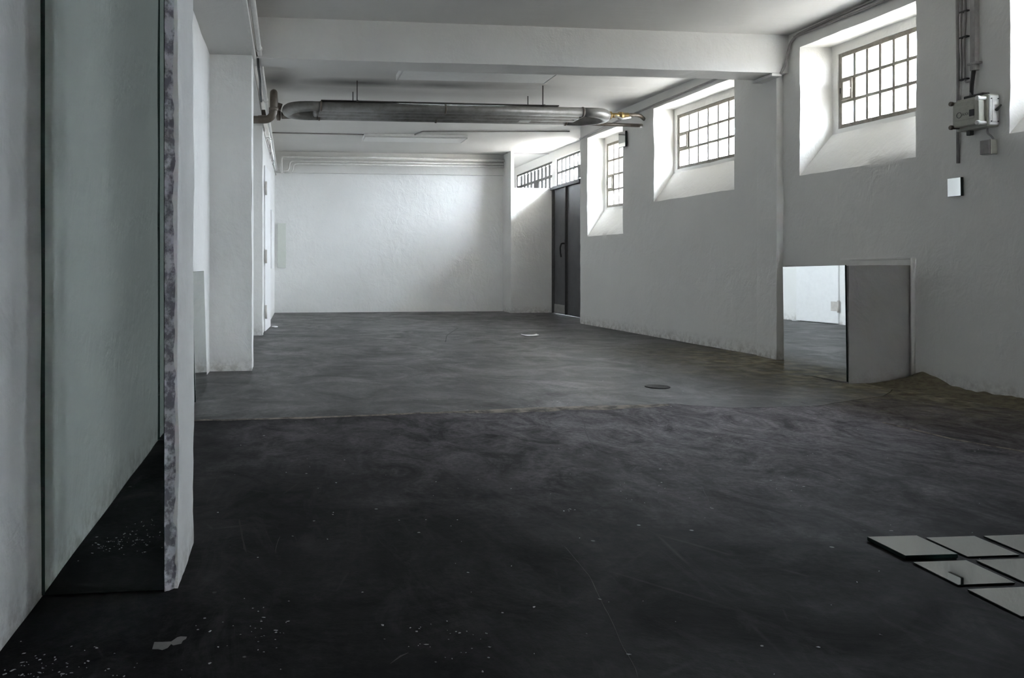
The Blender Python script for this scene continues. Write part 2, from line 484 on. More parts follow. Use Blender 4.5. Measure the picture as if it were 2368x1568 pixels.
def glass_mat(name, tint, milk):
    m = bpy.data.materials.new(name); m.use_nodes = True
    nt = m.node_tree; nt.nodes.clear()
    out = nt.nodes.new('ShaderNodeOutputMaterial')
    tr = N(nt, 'ShaderNodeBsdfTransparent'); tr.inputs[0].default_value = (tint, tint, tint, 1)
    df = N(nt, 'ShaderNodeBsdfTranslucent'); df.inputs[0].default_value = (0.87, 0.87, 0.87, 1)
    gl = N(nt, 'ShaderNodeBsdfGlossy'); gl.inputs['Roughness'].default_value = 0.12; gl.inputs[0].default_value = (0.9, 0.9, 0.9, 1)
    bp = N(nt, 'ShaderNodeBump', Strength=0.5, Distance=0.01)
    nt.links.new(noi(nt, position(nt), 40, 3), bp.inputs['Height'])
    nt.links.new(bp.outputs[0], gl.inputs['Normal']); nt.links.new(bp.outputs[0], df.inputs['Normal'])
    m1 = nt.nodes.new('ShaderNodeMixShader'); m1.inputs[0].default_value = milk
    m2 = nt.nodes.new('ShaderNodeMixShader'); m2.inputs[0].default_value = 0.05
    nt.links.new(tr.outputs[0], m1.inputs[1]); nt.links.new(df.outputs[0], m1.inputs[2])
    nt.links.new(m1.outputs[0], m2.inputs[1]); nt.links.new(gl.outputs[0], m2.inputs[2])
    nt.links.new(m2.outputs[0], out.inputs[0])
    return m
M['glass'] = glass_mat('dimmed_hammered_pane', 0.52, 0.02)  # tint darkened to let less daylight into the near bays
M['dim'] = glass_mat('darkened_pane', 0.24, 0.01)  # tint darkened further to hold down the glare in the vestibule
M['clear'] = glass_mat('clear_pane', 0.96, 0.02)

# ================================================================== FLOOR
# a dark sub-base with three screed slabs on it, parted by the open joint and the crack beside the right wall
floor = tag(obj('floor', B((-1.0, BACKY - .05, -0.14), (6.2, 19.2, -0.025)), M['subfloor']), 'dark timeworn screed floor with an open cracked joint', kind='structure')
JOINT = [(-1.0, 5.235), (-0.59, 5.24), (0.088, 5.265), (0.664, 5.306), (1.271, 5.385), (1.75, 5.445), (2.215, 5.45), (2.62, 5.475), (2.76, 5.465), (2.823, 5.39), (3.086, 5.262), (3.416, 5.268), (3.713, 5.27)]
CRACK = [(3.713, 5.27), (3.722, 5.003), (3.747, 4.908), (3.743, 4.619), (3.796, 4.153), (3.90, 3.88), (4.02, 2.6), (4.1, 0.5), (4.15, BACKY)]
BRANCH = [(3.713, 5.27), (4.1, 5.45), (4.45, 5.58), (4.8, 5.9), (5.4, 6.0)]
def ragged(pts, step=0.05, amp=0.006, seed=0):
    out = []
    for a, b in zip(pts, pts[1:]):
        a = Vector((*a, 0)); b = Vector((*b, 0)); n = max(1, int((b - a).length / step))
        for i in range(n):
            p = a + (b - a) * i / n
            p += noise.noise_vector(p * 9 + Vector((seed, 0, 0))) * amp + noise.noise_vector(p * 2.5 + Vector((0, seed, 0))) * amp * 2
            p.z = 0; out.append(p)
    out.append(Vector((*pts[-1], 0)))
    return out
def offset(line, d):
    out = []
    for i, p in enumerate(line):
        t = (line[min(i + 1, len(line) - 1)] - line[max(i - 1, 0)]).normalized()
        w = d * (0.55 + 0.9 * abs(noise.noise(p * 3.1)))
        out.append(p + Vector((-t.y, t.x, 0)) * w)
    return out
def slab(outline, name='floor_slab', m='floor', th=0.02, top=0.0, parent=None):
    bm = bmesh.new()
    vs = [bm.verts.new((p[0], p[1], top)) for p in outline]
    f = bm.faces.new(vs)
    r = bmesh.ops.extrude_face_region(bm, geom=[f])
    for v in [g for g in r['geom'] if isinstance(g, bmesh.types.BMVert)]: v.co.z -= th
    bmesh.ops.triangulate(bm, faces=[q for q in bm.faces if len(q.verts) > 4])
    return obj(name, bm, M[m], parent)
jl = ragged(JOINT, seed=1); cl = ragged(CRACK, seed=2); bl = ragged(BRANCH, seed=3)
g_ = 0.006
front_left = [(-1.0, BACKY)] + [tuple(p[:2]) for p in offset(jl, -g_)] + [tuple(p[:2]) for p in offset(cl, -g_)][1:]
back_edge = [tuple(p[:2]) for p in offset(jl, g_)][:-1] + [tuple(p[:2]) for p in offset(bl, g_)][1:]
back = [(-1.0, 19.2)] + back_edge + [(6.2, 6.2), (6.2, 19.2)]
front_right = [tuple(p[:2]) for p in offset(cl, g_)][::-1] + [tuple(p[:2]) for p in offset(bl, -g_)][1:] + [(6.2, 6.05), (6.2, BACKY)]
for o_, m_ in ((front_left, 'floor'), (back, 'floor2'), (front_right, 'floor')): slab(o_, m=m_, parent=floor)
# crumbled mortar band beside the joint
up = offset(jl, 0.004); lo_ = []
seg = [i for i, p in enumerate(jl) if -0.9 < p.x < 2.74]
for i in seg:
    p = jl[i]
    w = 0.045 + 0.15 * max(0, min(1, (p.x - 0.9) / 0.7)) * max(0.25, min(1, (2.75 - p.x) / .4)) * (0.8 + 0.6 * noise.noise(p * 5)) + 0.012 * noise.noise(p * 14)
    if p.x < 0.6: w = 0.060 * (0.8 + .7 * noise.noise(p * 5))
    lo_.append((p.x, p.y - abs(w)))
band = [tuple(jl[i][:2]) for i in seg]
bm = bmesh.new(); prev = None
for (a, b) in zip(band, lo_):
    row = [bm.verts.new((a[0] + (b[0] - a[0]) * t, a[1] + (b[1] - a[1]) * t, (0.0012 + 0.007 * math.sin(math.pi * t) * (0.4 + abs(noise.noise(Vector((a[0] * 9, t * 3, 0))))))) ) for t in (0, .25, .5, .75, 1)]
    if prev:
        for j in range(4): bm.faces.new((prev[j], row[j], row[j + 1], prev[j + 1]))
    prev = row
tag(obj('joint_mortar', bm, M['mortar'], floor), 'crumbling tan mortar along the floor joint')
# mossy heap of rubble at the wall foot beside the plinth
bm = bmesh.new()
def heap(s, t):
    y = 4.75 + 1.47 * s
    prof = math.exp(-((y - 6.08) / 0.17) ** 2) * 0.075 + 0.018 * (0.6 + noise.noise(Vector((y * 5, 1, 0)))) + 0.016
    x = RW(y, 0).x + 0.01 - (0.34 + 0.05 * noise.noise(Vector((y * 4, 3, 0))) + 0.12 * math.exp(-((y - 6.1) / .25) ** 2)) * t
    z = prof * (1 - t) ** 1.6 + 0.012 * noise.noise(Vector((x * 14, y * 14, 0))) * (1 - t) + 0.001
    return Vector((x, y, max(z, -0.004)))
sheet(bm, heap, [i / 90 for i in range(91)], [i / 16 for i in range(17)])
tag(obj('rubble_edge', bm, M['rubble'], floor, smooth=True), 'mossy crumbled rubble along the wall foot')
# the low strip of crumbled screed running towards the camera beside the crack
bm = bmesh.new()
cc = [p for p in cl if 3.2 < p.y < 4.7]
prev = None
for p in cc:
    w = 0.022 + 0.012 * noise.noise(p * 5)
    row = [bm.verts.new((p.x - w * t, p.y, 0.001 + 0.005 * math.sin(math.pi * t))) for t in (0, .33, .66, 1)]
    if prev:
        for j in range(3): bm.faces.new((prev[j], row[j], row[j + 1], prev[j + 1]))
    prev = row
obj('crack_mortar', bm, M['mortar'], floor)
# a bare chip in the floor coating near the camera
bm = bmesh.new()
chip = [(-0.354, 2.133), (-0.355, 2.173), (-0.331, 2.171), (-0.311, 2.171), (-0.305, 2.182), (-0.298, 2.194), (-0.29, 2.198), (-0.273, 2.194), (-0.274, 2.181), (-0.281, 2.172), (-0.283, 2.155), (-0.303, 2.148), (-0.309, 2.156), (-0.315, 2.135), (-0.327, 2.125), (-0.338, 2.131)]
f = bm.faces.new([bm.verts.new((x, y, 0.0006)) for x, y in chip]); bmesh.ops.triangulate(bm, faces=[f])
tag(obj('bare_patch', bm, M['chip'], floor), 'bare grey patch where floor coating has chipped off')

# fine cracks and long scrapes in the screed
CRACKS = [('dark', [(-0.345, 4.035), (-0.34, 3.793), (-0.344, 3.62), (-0.343, 3.406)], 0.004), ('dark', [(-0.196, 3.189), (-0.169, 2.961), (-0.148, 2.813)], 0.005), ('dark', [(-0.185, 3.094), (-0.114, 3.106), (-0.093, 3.063)], 0.003), ('dark', [(-0.438, 4.072), (-0.385, 4.014)], 0.004), ('dark', [(3.69, 5.434), (3.687, 5.308), (3.744, 5.25)], 0.006), ('dark', [(3.93, 5.558), (3.987, 5.494), (4.054, 5.467)], 0.012), ('pale', [(1.993, 10.117), (2.206, 11.102), (2.395, 11.663), (2.662, 12.45)], 0.01), ('pale', [(1.887, 5.015), (1.725, 4.482), (1.616, 4.086)], 0.004), ('pale', [(1.857, 3.439), (1.789, 3.27), (1.702, 3.084)], 0.004), ('pale', [(0.968, 2.754), (0.956, 2.484), (0.911, 2.2), (0.863, 1.998), (0.839, 1.854)], 0.0016), ('pale', [(1.985, 4.228), (1.985, 4.044), (1.977, 3.796)], 0.003), ('pale', [(0.254, 1.986), (0.286, 2.023), (0.305, 2.039)], 0.004), ('pale', [(-0.043, 2.792), (-0.033, 2.969)], 0.002), ('pale', [(-0.506, 4.429), (-0.445, 4.422)], 0.003)]
def ribbon(pts, w, seed):
    line = ragged(pts, step=0.03, amp=0.004, seed=seed); bm = bmesh.new(); prev = None
    for i, p in enumerate(line):
        t = (line[min(i + 1, len(line) - 1)] - line[max(i - 1, 0)]).normalized(); n = Vector((-t.y, t.x, 0))
        h = w * (0.35 + 0.9 * abs(noise.noise(p * 11))) * (1 if 0 < i < len(line) - 1 else .2)
        row = [bm.verts.new(p + n * h + Vector((0, 0, .0007))), bm.verts.new(p - n * h + Vector((0, 0, .0007)))]
        if prev: bm.faces.new((prev[0], prev[1], row[1], row[0]))
        prev = row
    return bm
for i, (k, pts, w) in enumerate(CRACKS):
    obj('crack' if k == 'dark' else 'scrape', ribbon(pts, w, 20 + i), M['subfloor'] if k == 'dark' else M['scrape'], floor)

# ================================================================== CEILING
ceil = tag(obj('ceiling', B((-1.0, BACKY, CZ1), (6.2, 7.82, CZ1 + .12)), M['ceil']), 'white ceiling slab of the near bay', kind='structure')
obj('ceiling_slab', B((-1.0, 7.82, CZ2), (6.2, 19.2, CZ2 + .165)), M['ceil'], ceil)
bm = solid(bmesh.new(), (-0.6, 7.80, 2.995), (5.45, 8.14, CZ1 + .02), 0.13); rough(bm, 0.006, 2.2, 1, 0.002)
obj('ceiling_beam', bm, M['beam'], ceil)
bm = solid(bmesh.new(), (LWX - .1, BACKY, 2.97), (PIERX, 7.80, CZ1 + .02), 0.16); rough(bm, 0.004, 2.0, 2, 0.001)
obj('edge_beam', bm, M['beam'], ceil)
bm = solid(bmesh.new(), (LWX - .1, 8.14, 2.97), (PIERX - 0.01, 11.95, CZ2 + .02), 0.16); rough(bm, 0.004, 2.0, 3, 0.001)
obj('edge_beam', bm, M['beam'], ceil)
obj('far_lintel', B((-0.45, FARY - .045, 2.905), (4.62, FARY + .1, CZ2 + .02), .006), M['beam'], ceil)
obj('ceiling_seam', B((4.52, 16.38, CZ2 - .008), (5.5, 16.40, CZ2 + .02)), M['cable'], ceil)

# ================================================================== LEFT WALL
bm = bmesh.new()
quad(bm, (LWX, BACKY, -.02), (LWX, 11.5, -.02), (LWX, 11.5, 3.45), (LWX, BACKY, 3.45), 0.14)
rough(bm, 0.005, 2.0, 4, 0.0015)
wall_left = tag(obj('wall_left', bm, M['wall']), 'white plastered wall along the left side', kind='structure')
def pier(lo, hi, seed, step=0.07, name='pier'):
    bm = solid(bmesh.new(), lo, hi, step); rough(bm, 0.006, 4.0, seed, 0.0022)
    return obj(name, bm, M['wall'], wall_left)
pier((LWX - .08, 2.525, -.02), (-0.342, 2.935, 3.0), 5, 0.045)
pier((LWX - .08, -0.10, -.02), (-0.342, 0.335, 3.0), 6)
pier((LWX - .08, 7.62, -.02), (PIERX, 7.97, 3.0), 7)
pier((LWX - .08, 11.40, -.02), (-0.375, 11.85, 3.0), 8)
# rough unpainted strip of the near pier's edge
bm = bmesh.new()
def edge_f(u, v):
    x = -0.379 + u * 0.034; z = v * 3.0
    return Vector((x + 0.0035 * noise.noise(Vector((u * 2, 0, z * 14))) * (1 if u > .3 else .4), 2.5045 + 0.026 * u + 0.006 * noise.noise(Vector((u * 4, 3, z * 26))), z))
sheet(bm, edge_f, [i / 6 for i in range(7)], [i / 150 for i in range(151)])
quad(bm, (-0.379, 2.5045, 0), (-0.379, 2.53, 0), (-0.379, 2.53, 3), (-0.379, 2.5045, 3), .05)
tag(obj('raw_edge', bm, M['edge'], wall_left, smooth=True), 'rough grey raw plaster edge')
# far part of the left wall, flush with the piers, with the doorway
bm = bmesh.new()
quad(bm, (-0.378, 11.8, -.02), (-0.300, FARY + .2, -.02), (-0.300, FARY + .2, 3.45), (-0.378, 11.8, 3.45), 0.16)
rough(bm, 0.003, 2, 9)
obj('wall_panel', bm, M['wall'], wall_left)

# ================================================================== BACK AND FAR WALLS
bm = bmesh.new(); quad(bm, (-1.0, BACKY, -.02), (6.0, BACKY, -.02), (6.0, BACKY, 3.45), (-1.0, BACKY, 3.45), 0.25); rough(bm, 0.004, 2, 10)
wall_back = tag(obj('wall_back', bm, M['wall']), 'white wall closing the hall behind the viewer', kind='structure')
obj('bounce_absorber', B((.2, BACKY + .02, 0), (5.0, BACKY + .10, 3.0), .01), M['door'], wall_back)  # dark slab added out of view to soak up bounce light
bm = bmesh.new(); quad(bm, (-0.5, FARY, -.02), (4.64, FARY, -.02), (4.64, FARY, 3.0), (-0.5, FARY, 3.0), 0.07); rough(bm, 0.007, 1.6, 11, 0.003)
wall_far = tag(obj('wall_far', bm, M['wallF'], smooth=True), 'lumpy white end wall opposite the viewer', kind='structure')
bm = solid(bmesh.new(), (4.555, 16.13, -.02), (4.62, FARY + .15, CZ2 + .02), 0.12); rough(bm, 0.003, 3, 12)
obj('pier', bm, M['wall'], wall_far)
bm = solid(bmesh.new(), (4.60, 16.15, -.02), (5.50, 16.22, 2.59), 0.09); rough(bm, 0.0015, 3, 13)
tag(obj('partition', bm, M['wall'], wall_far), 'smooth white partition beside the doors')

# ================================================================== RIGHT WALL
bm = bmesh.new()
S_END = 13.13
ss = [BACKY, S_END]; zz = [-.02, 3.45]
for w in WINS: ss += [w[1], w[2]]; zz += [w[3], w[4]]
us, vs = breaks(ss, 0.09), breaks(zz, 0.09)
sheet(bm, lambda s, z: RW(s, z), us, vs, [(w[1], w[2], w[3], w[4]) for w in WINS])
for n_, s0, s1, z0, z1, a0, a1, b0, b1, nc, nr, sp in WINS:
    q0, q1 = a0 - 0.085, a1 + 0.085          # inner end of the niche
    c0, c1 = b0 - 0.045, z1 + 0.02
    q0 = min(q0, s0) if n_ in ('window_1', 'window_4') else q0
    e = 0.14
    ring = lambda p0, p1, r0, r1, d: ((p0, r0, d), (p1, r0, d), (p1, r1, d), (p0, r1, d))      # corners of one rectangle
    rails = [(s0, s1, z0, z1, 0.0), (q0, q1, c0, c1, GD), (a0, a1, b0, b1, GD), (a0, a1, b0, b1, GD + e)]
    tu = [(u - s0) / (s1 - s0) for u in us if s0 - 1e-6 <= u <= s1 + 1e-6]
    tv = [(v - z0) / (z1 - z0) for v in vs if z0 - 1e-6 <= v <= z1 + 1e-6]
    for side in range(4):
        def edge_pt(k, t, side=side):
            p0, p1, r0, r1, d = rails[k]
            if side == 0: return RW(p0 + (p1 - p0) * t, r0, d)
            if side == 1: return RW(p0 + (p1 - p0) * t, r1, d)
            if side == 2: return RW(p0, r0 + (r1 - r0) * t, d)
            return RW(p1, r0 + (r1 - r0) * t, d)
        for k, nn in ((0, 5), (1, 2), (2, 2)):
            sheet(bm, lambda t, v, k=k: edge_pt(k, t).lerp(edge_pt(k + 1, t), v), tu if side < 2 else tv, [i / nn for i in range(nn + 1)])
rough(bm, 0.0075, 2.6, 14, 0.0038)
wall_right = tag(obj('wall_right', bm, M['wallR'], smooth=False), 'white trowelled wall with deep window niches along the right', kind='structure')
wall_right.data.shade_smooth() if hasattr(wall_right.data, 'shade_smooth') else None
try: wall_right.data.set_sharp_from_angle(angle=math.radians(38))
except Exception: pass
# roof overhang outside, shading the tops of the niche windows
ov = bmesh.new()
quad(ov, RW(-1.0, 3.30, GD + .10), RW(11.2, 3.30, GD + .10), RW(11.2, 3.34, GD + 0.62), RW(-1.0, 3.34, GD + 0.62), 2.0)
quad(ov, RW(-1.0, 3.50, GD + .10), RW(11.2, 3.50, GD + .10), RW(11.2, 3.46, GD + 0.62), RW(-1.0, 3.46, GD + 0.62), 2.0)
quad(ov, RW(-1.0, 3.34, GD + 0.62), RW(11.2, 3.34, GD + 0.62), RW(11.2, 3.46, GD + 0.62), RW(-1.0, 3.46, GD + 0.62), 2.0)
quad(ov, RW(11.2, 3.30, GD + .10), RW(11.2, 3.50, GD + .10), RW(11.2, 3.46, GD + 0.62), RW(11.2, 3.34, GD + 0.62), 2.0)
obj('roof_overhang', ov, M['soffit'], wall_right)
# return of the wall at the entrance recess and the set-back door wall
bm = bmesh.new()
solid(bm, (RW(S_END, 0).x + .014, S_END - .16, -.02), (DOORX + .3, S_END - .004, 3.45), .1)
rough(bm, 0.002, 2.6, 14)
obj('wall_return', bm, M['wall'], wall_right)
bm = bmesh.new()
holes = [(14.46, 16.10, -.02, 2.545), (14.50, 15.95, 2.60, 3.165), (16.18, 18.86, 2.30, 3.165)]
ss = [S_END, 19.1]; zz = [-.02, 3.45]
for h in holes: ss += h[:2]; zz += h[2:]
sheet(bm, lambda s, z: Vector((DOORX, s, z)), breaks(ss, .2), breaks(zz, .2), holes)
for s0, s1, z0, z1 in holes[1:]:
    e = 0.06
    for p0, p1 in (((s0, z0), (s0, z1)), ((s0, z1), (s1, z1)), ((s1, z1), (s1, z0)), ((s1, z0), (s0, z0))):
        quad(bm, (DOORX, *p0), (DOORX, *p1), (DOORX + e, *p1), (DOORX + e, *p0), .2)
quad(bm, (4.3, 19.1, -.02), (DOORX, 19.1, -.02), (DOORX, 19.1, 3.45), (4.3, 19.1, 3.45), .3)
quad(bm, (4.60, FARY, -.02), (4.60, 19.1, -.02), (4.60, 19.1, 3.45), (4.60, FARY, 3.45), .3)
rough(bm, 0.002, 2, 15)
obj('door_wall', bm, M['wall'], wall_right)
# shallow pilaster under the beam, with a steel bearing strip
bm = bmesh.new()
A0, A1 = RW(7.88, 0), RW(8.28, 0)
for z0, z1 in ((-.02, 3.0),):
    p = [Vector((A0.x + .02, 7.88, z0)), Vector((A0.x - .075, 7.88, z0)), Vector((A1.x - .03, 8.28, z0)), Vector((A1.x + .02, 8.28, z0))]
    for a, b in zip(p, p[1:]):
        quad(bm, a, b, b + Vector((0, 0, z1 - z0)), a + Vector((0, 0, z1 - z0)), .07)
rough(bm, 0.006, 4, 16, 0.002)
obj('pilaster', bm, M['wallR'], wall_right)
obj('bearing_strip', B((4.985, 7.80, 2.962), (5.10, 8.16, 2.992), .004), M['beam'], wall_right)
# low masonry plinth by the wall
bm = bmesh.new()
def PL(s, d, z): return Vector((5.53 + K * s - d, s, z))
pts = [(6.235, .565), (7.04, .565), (7.04, -.02), (6.235, -.02)]
for (a, b) in zip(pts, pts[1:] + pts[:1]):
    quad(bm, PL(a[0], a[1], -.02), PL(b[0], b[1], -.02), PL(b[0], b[1], .992), PL(a[0], a[1], .992), .06)
quad(bm, *[PL(a, b, .992) for a, b in pts], step=.06)
rough(bm, 0.006, 3.5, 17, 0.0035)
tag(obj('plinth', bm, M['plinth'], wall_right), 'waist-high plastered block built against the wall')
obj('plaster_ridge', T([PL(6.205, -.0, 0.05), PL(6.205, -.0, 1.055)], 0.022, 8), M['wallR'], wall_right)
obj('plaster_ridge', T([PL(6.22, -.012, 1.052), PL(7.05, -.012, 1.048)], 0.016, 8), M['wallR'], wall_right)

# ================================================================== WINDOWS
def window(name, label, origin, rotz, width, z0, z1, nc, nr, bar=0.030, mat_bar='frame', vent=None, dark=None, fw=0.042, glass='glass'):
    """local frame: y along the wall, x outward; glass at x = 0"""
    root = thing(name, origin, label, None, rotz=rotz, kind='structure')
    H = z1 - z0
    bm = bmesh.new()
    t = 0.022
    box(bm, (-t, 0, 0), (t, fw, H), .003); box(bm, (-t, width - fw, 0), (t, width, H), .003)
    box(bm, (-t, fw, 0), (t, width - fw, fw), .003); box(bm, (-t, fw, H - fw), (t, width - fw, H), .003)
    obj('frame', bm, M[mat_bar], root)
    cw = (width - 2 * fw) / nc; rh = (H - 2 * fw) / nr
    v0 = obj('upright_bar', B((-t * .8, -bar / 2, fw), (t * .8, bar / 2, H - fw), .003), M[mat_bar], root, loc=(0, fw + cw, 0))
    for i in range(2, nc): like(v0, 'upright_bar', (0, fw + cw * i, 0), root)
    h0 = obj('cross_bar', B((-t * .9, fw, -bar / 2), (t * .9, width - fw, bar / 2), .003), M[mat_bar], root, loc=(0, 0, fw + rh))
    for j in range(2, nr): like(h0, 'cross_bar', (0, 0, fw + rh * j), root)
    p0 = None
    for i in range(nc):
        for j in range(nr):
            if dark and (i, j) == dark: continue
            loc = (0.004, fw + cw * i, fw + rh * j)
            if p0 is None: p0 = obj('pane', B((-.003, bar * .3, bar * .3), (.003, cw - bar * .3, rh - bar * .3)), M[glass], root, loc=loc)
            else: like(p0, 'pane', loc, root)
    if dark:
        i, j = dark
        d_ = obj('vent_panel', B((-.02, bar * .3, bar * .3), (.01, cw - bar * .3, rh - bar * .3), .004), M['frame2'], root, loc=(0, fw + cw * i, fw + rh * j))
    if vent:
        i, j = vent
        bm = bmesh.new(); f2 = 0.026; y0, y1 = bar * .3, cw - bar * .3; a, b = bar * .3, rh - bar * .3
        box(bm, (-.042, y0, a), (-.012, y0 + f2, b), .003); box(bm, (-.042, y1 - f2, a), (-.012, y1, b), .003)
        box(bm, (-.042, y0 + f2, a), (-.012, y1 - f2, a + f2), .003); box(bm, (-.042, y0 + f2, b - f2), (-.012, y1 - f2, b), .003)
        s = obj('vent_sash', bm, M[mat_bar], root, loc=(0, fw + cw * i, fw + rh * j))
        bm = T([(-.045, y0 + .012, rh * .5), (-.075, y0 + .012, rh * .5), (-.078, y0 + .012, rh * .5 - .035)], .006, 8, .01)
        obj('latch', bm, M['lampwhite'], s)
        bm = bmesh.new(); tube(bm, [(-.036, y1 + .012, rh * .38), (-.036, y1 + .012, rh * .62)], .008, 8)
        obj('hinge', bm, M['frame2'], s)
    return root

WLAB = {'window_1': 'steel barred niche window nearest the grey junction box, three rows of panes',
        'window_2': 'steel barred niche window between the shallow pilaster and the heating pipe end',
        'window_3': 'tall steel barred niche window with four rows of panes near the doors',
        'window_4': 'niche window cut off by the right edge of the picture'}
for n_, s0, s1, z0, z1, a0, a1, b0, b1, nc, nr, sp in WINS:
    o_ = RW(a0, b0, GD + .03)
    window(n_, WLAB[n_], o_, WANG, (a1 - a0) / math.cos(WANG), b0, b1, nc, nr, vent=(nc - 1, 1))
window('window_5', 'barred transom window above the dark double doors', (DOORX + .05, 14.50, 2.60), 0, 1.45, 2.60, 3.165, 6, 2, bar=.046, mat_bar='frame2', dark=(0, 0), fw=.040, glass='clear')
window('window_6', 'long barred window showing above the white partition', (DOORX + .05, 16.18, 2.30), 0, 2.68, 2.30, 3.165, 10, 3, bar=.056, mat_bar='frame2', dark=(4, 1), fw=.040, glass='dim')

# ================================================================== DOORS
d1 = thing('door_1', (DOORX, 15.28, 0), 'dark grey steel double door in the entrance recess', None, kind='structure')
obj('transom_bar', B((-.07, -.84, 2.54), (.06, .84, 2.60), .004), M['door'], d1)
for i, (y0, y1) in enumerate(((-.80, -.001), (.001, .80))):
    bm = bmesh.new(); box(bm, (.0, y0, .004), (.05, y1, 2.54), .004)
    lf = obj('door_leaf', bm, M['door'], d1)
    obj('kick_plate', B((-.006, y0 + .02, .02), (.002, y1 - .05, .19), .002), M['doorlow'] if i else M['door'], lf)
    bm = bmesh.new(); fr = 0.045
    box(bm, (-.018, y0, .02), (.002, y0 + fr, 2.54), .003); box(bm, (-.018, y1 - fr, .02), (.002, y1, 2.54), .003)
    obj('stile', bm, M['frame2'], lf)
    if i == 1:
        bm = bmesh.new()
        box(bm, (-.03, .02, 1.30), (-.016, .07, 1.50), .004)
        tube(bm, fillet([(-.02, .045, 1.42), (-.10, .045, 1.42), (-.115, .075, 1.34), (-.10, .10, 1.22), (-.09, .085, 1.15)], .03), .016, 8)
        obj('handle', bm, M['black'], lf)
obj('cover_strip', B((-.04, -.028, .01), (-.016, .028, 2.54), .004), M['black'], d1)
obj('frame', B((-.03, .80, 0), (.05, .845, 2.6), .003), M['frame2'], d1)
obj('frame', B((-.03, -.845, 0), (.05, -.80, 2.6), .003), M['frame2'], d1)

d2 = thing('door_2', (-0.362, 11.96, 0), 'white door standing slightly ajar in the left wall', None, rotz=math.radians(-3.4), kind='structure')
bm = bmesh.new(); box(bm, (-.03, 0, .012), (.012, .92, 2.47), .004)
lf = obj('door_leaf', bm, M['doorwhite'], d2)
for z in (.30, 1.12, 2.13):
    bm = bmesh.new(); box(bm, (.010, -.02, z - .08), (.018, .15, z + .08), .003); tube(bm, [(.022, -.012, z - .1), (.022, -.012, z + .1)], .016, 8)
    obj('hinge', bm, M['hinge'], lf)
obj('door_foot', T([(.03, .90, .012), (.10, .92, .012), (.13, .86, .012), (.08, .80, .012)], .011, 8, .03), M['doorwhite'], lf)

# ================================================================== MIRRORS
def mirror(name, label, centre, yaw, w, h, th=0.012, lean=0.0, roll=0.0, face='mirror', cat='mirror', group=None, gap=(0, 0)):
    """stands with its foot at `centre`; local x right along the sheet, faces local -y"""
    root = obj(name, B((-w / 2, 0, 0), (w / 2, th, h), .0012), M['mback'])
    root.location = Vector(centre) * U
    root.rotation_mode = 'XYZ'
    root.rotation_euler = (Matrix.Rotation(yaw, 3, 'Z') @ Matrix.Rotation(lean, 3, 'X') @ Matrix.Rotation(roll, 3, 'Y')).to_euler()
    tag(root, label, cat, group)
    m_ = 0.0022
    obj('reflective_face', B((-w / 2 + m_ + gap[0], -.0015, m_), (w / 2 - m_ - gap[1], .001, h - m_)), M[face], root)
    return root
# tall mirror between the left wall and the near pier
mirror('wall_mirror', 'tall frameless mirror on the near pier beside the left edge', (-.5615, 2.506, 0.004), 0, .365, 2.72, .014, face='mirrorold', gap=(.012, 0))
# its counterpart beside the viewer, seen only as the second dark line within the first one
mirror('wall_mirror', 'second tall mirror, seen only as a strip inside the tall left mirror', (-.5615, .350, 0.004), math.radians(180), .365, 2.72, .014, face='mirrorold', gap=(0, .012))
mirror('leaning_mirror', 'mirror sheet leaning on the left wall behind the near pier', (-.672, 6.30, 0.004), math.radians(90), .80, .945, .012, lean=math.radians(-1.6), face='mirrorold')
mx = (PL(6.235, .583, 0) + PL(7.035, .583, 0)) / 2
mirror('leaning_mirror', 'mirror sheet covering the side of the low plastered block', (mx.x, mx.y, 0.004), math.radians(-90) + WANG, .80, .985, .014, roll=math.radians(-1.2))
o = obj('wall_panel', B((-.086, 0, 0), (.086, .022, .925), .002), M['panel']); o.location = Vector((-.155, FARY - .03, .935)) * U
tag(o, 'narrow upright pale panel at the left end of the far wall', 'panel')
o = obj('wall_panel', B((0, -.55, 0), (.022, .55, 1.05), .002), M['doorwhite']); o.location = Vector((-.322, 15.0, .93)) * U; o.rotation_euler = (0, 0, math.radians(-.9))
tag(o, 'white panel on the left wall past the ajar door', 'panel')
c = RW(11.48, 2.752, -.05)
mirror('mirror_tile', 'small square mirror tile beside the tall four-row window', (c.x, c.y, c.z), math.radians(-90) + WANG, .215, .235, .03)
c = RW(5.777, 1.54, -.030)
mirror('mirror_tile', 'small mirror tile on the wall below the junction box', (c.x, c.y, c.z), math.radians(-90) + WANG, .122, .147, .024, lean=math.radians(1.0))
# square tiles laid in a grid on the floor
O_ = Vector((2.0775, 2.6767, 0)); ang = math.radians(-1.9)
ex = Vector((math.cos(ang), math.sin(ang), 0)); ey = Vector((-math.sin(ang), math.cos(ang), 0))
TL = {(0, 0): 'thicker mirror tile on the floor, left end of the far row', (0, 1): 'floor mirror tile in the middle of the far row of three',
      (0, 2): 'floor mirror tile in the far row cut by the right picture edge', (1, 0): 'floor mirror tile reflecting the small wall tile, left of the middle row',
      (1, 1): 'floor mirror tile in the middle row cut by the right picture edge', (2, 0): 'nearest floor mirror tile at the lower right picture edge'}
for (r, c), lab in TL.items():
    th = 0.013 if (r, c) == (0, 0) else 0.004
    p = O_ + ex * (0.2245 * c + 0.095) + ey * (-0.2230 * r - 0.0945)
    bm = B((-.095, -.0945, 0), (.095, .0945, th), .0008)
    t_ = obj('mirror_tile', bm, M['mback']); t_.location = p * U + Vector((0, 0, .0014))
    t_.rotation_euler = (math.radians(.30), math.radians(-.27), ang) if (r, c) != (0, 0) else (0, math.radians(.1), ang)
    tag(t_, lab, 'mirror', 'mirror tiles laid on the floor')
    obj('reflective_face', B((-.094, -.0935, th - .0006), (.094, .0935, th + .0008)), M['mirror'], t_)

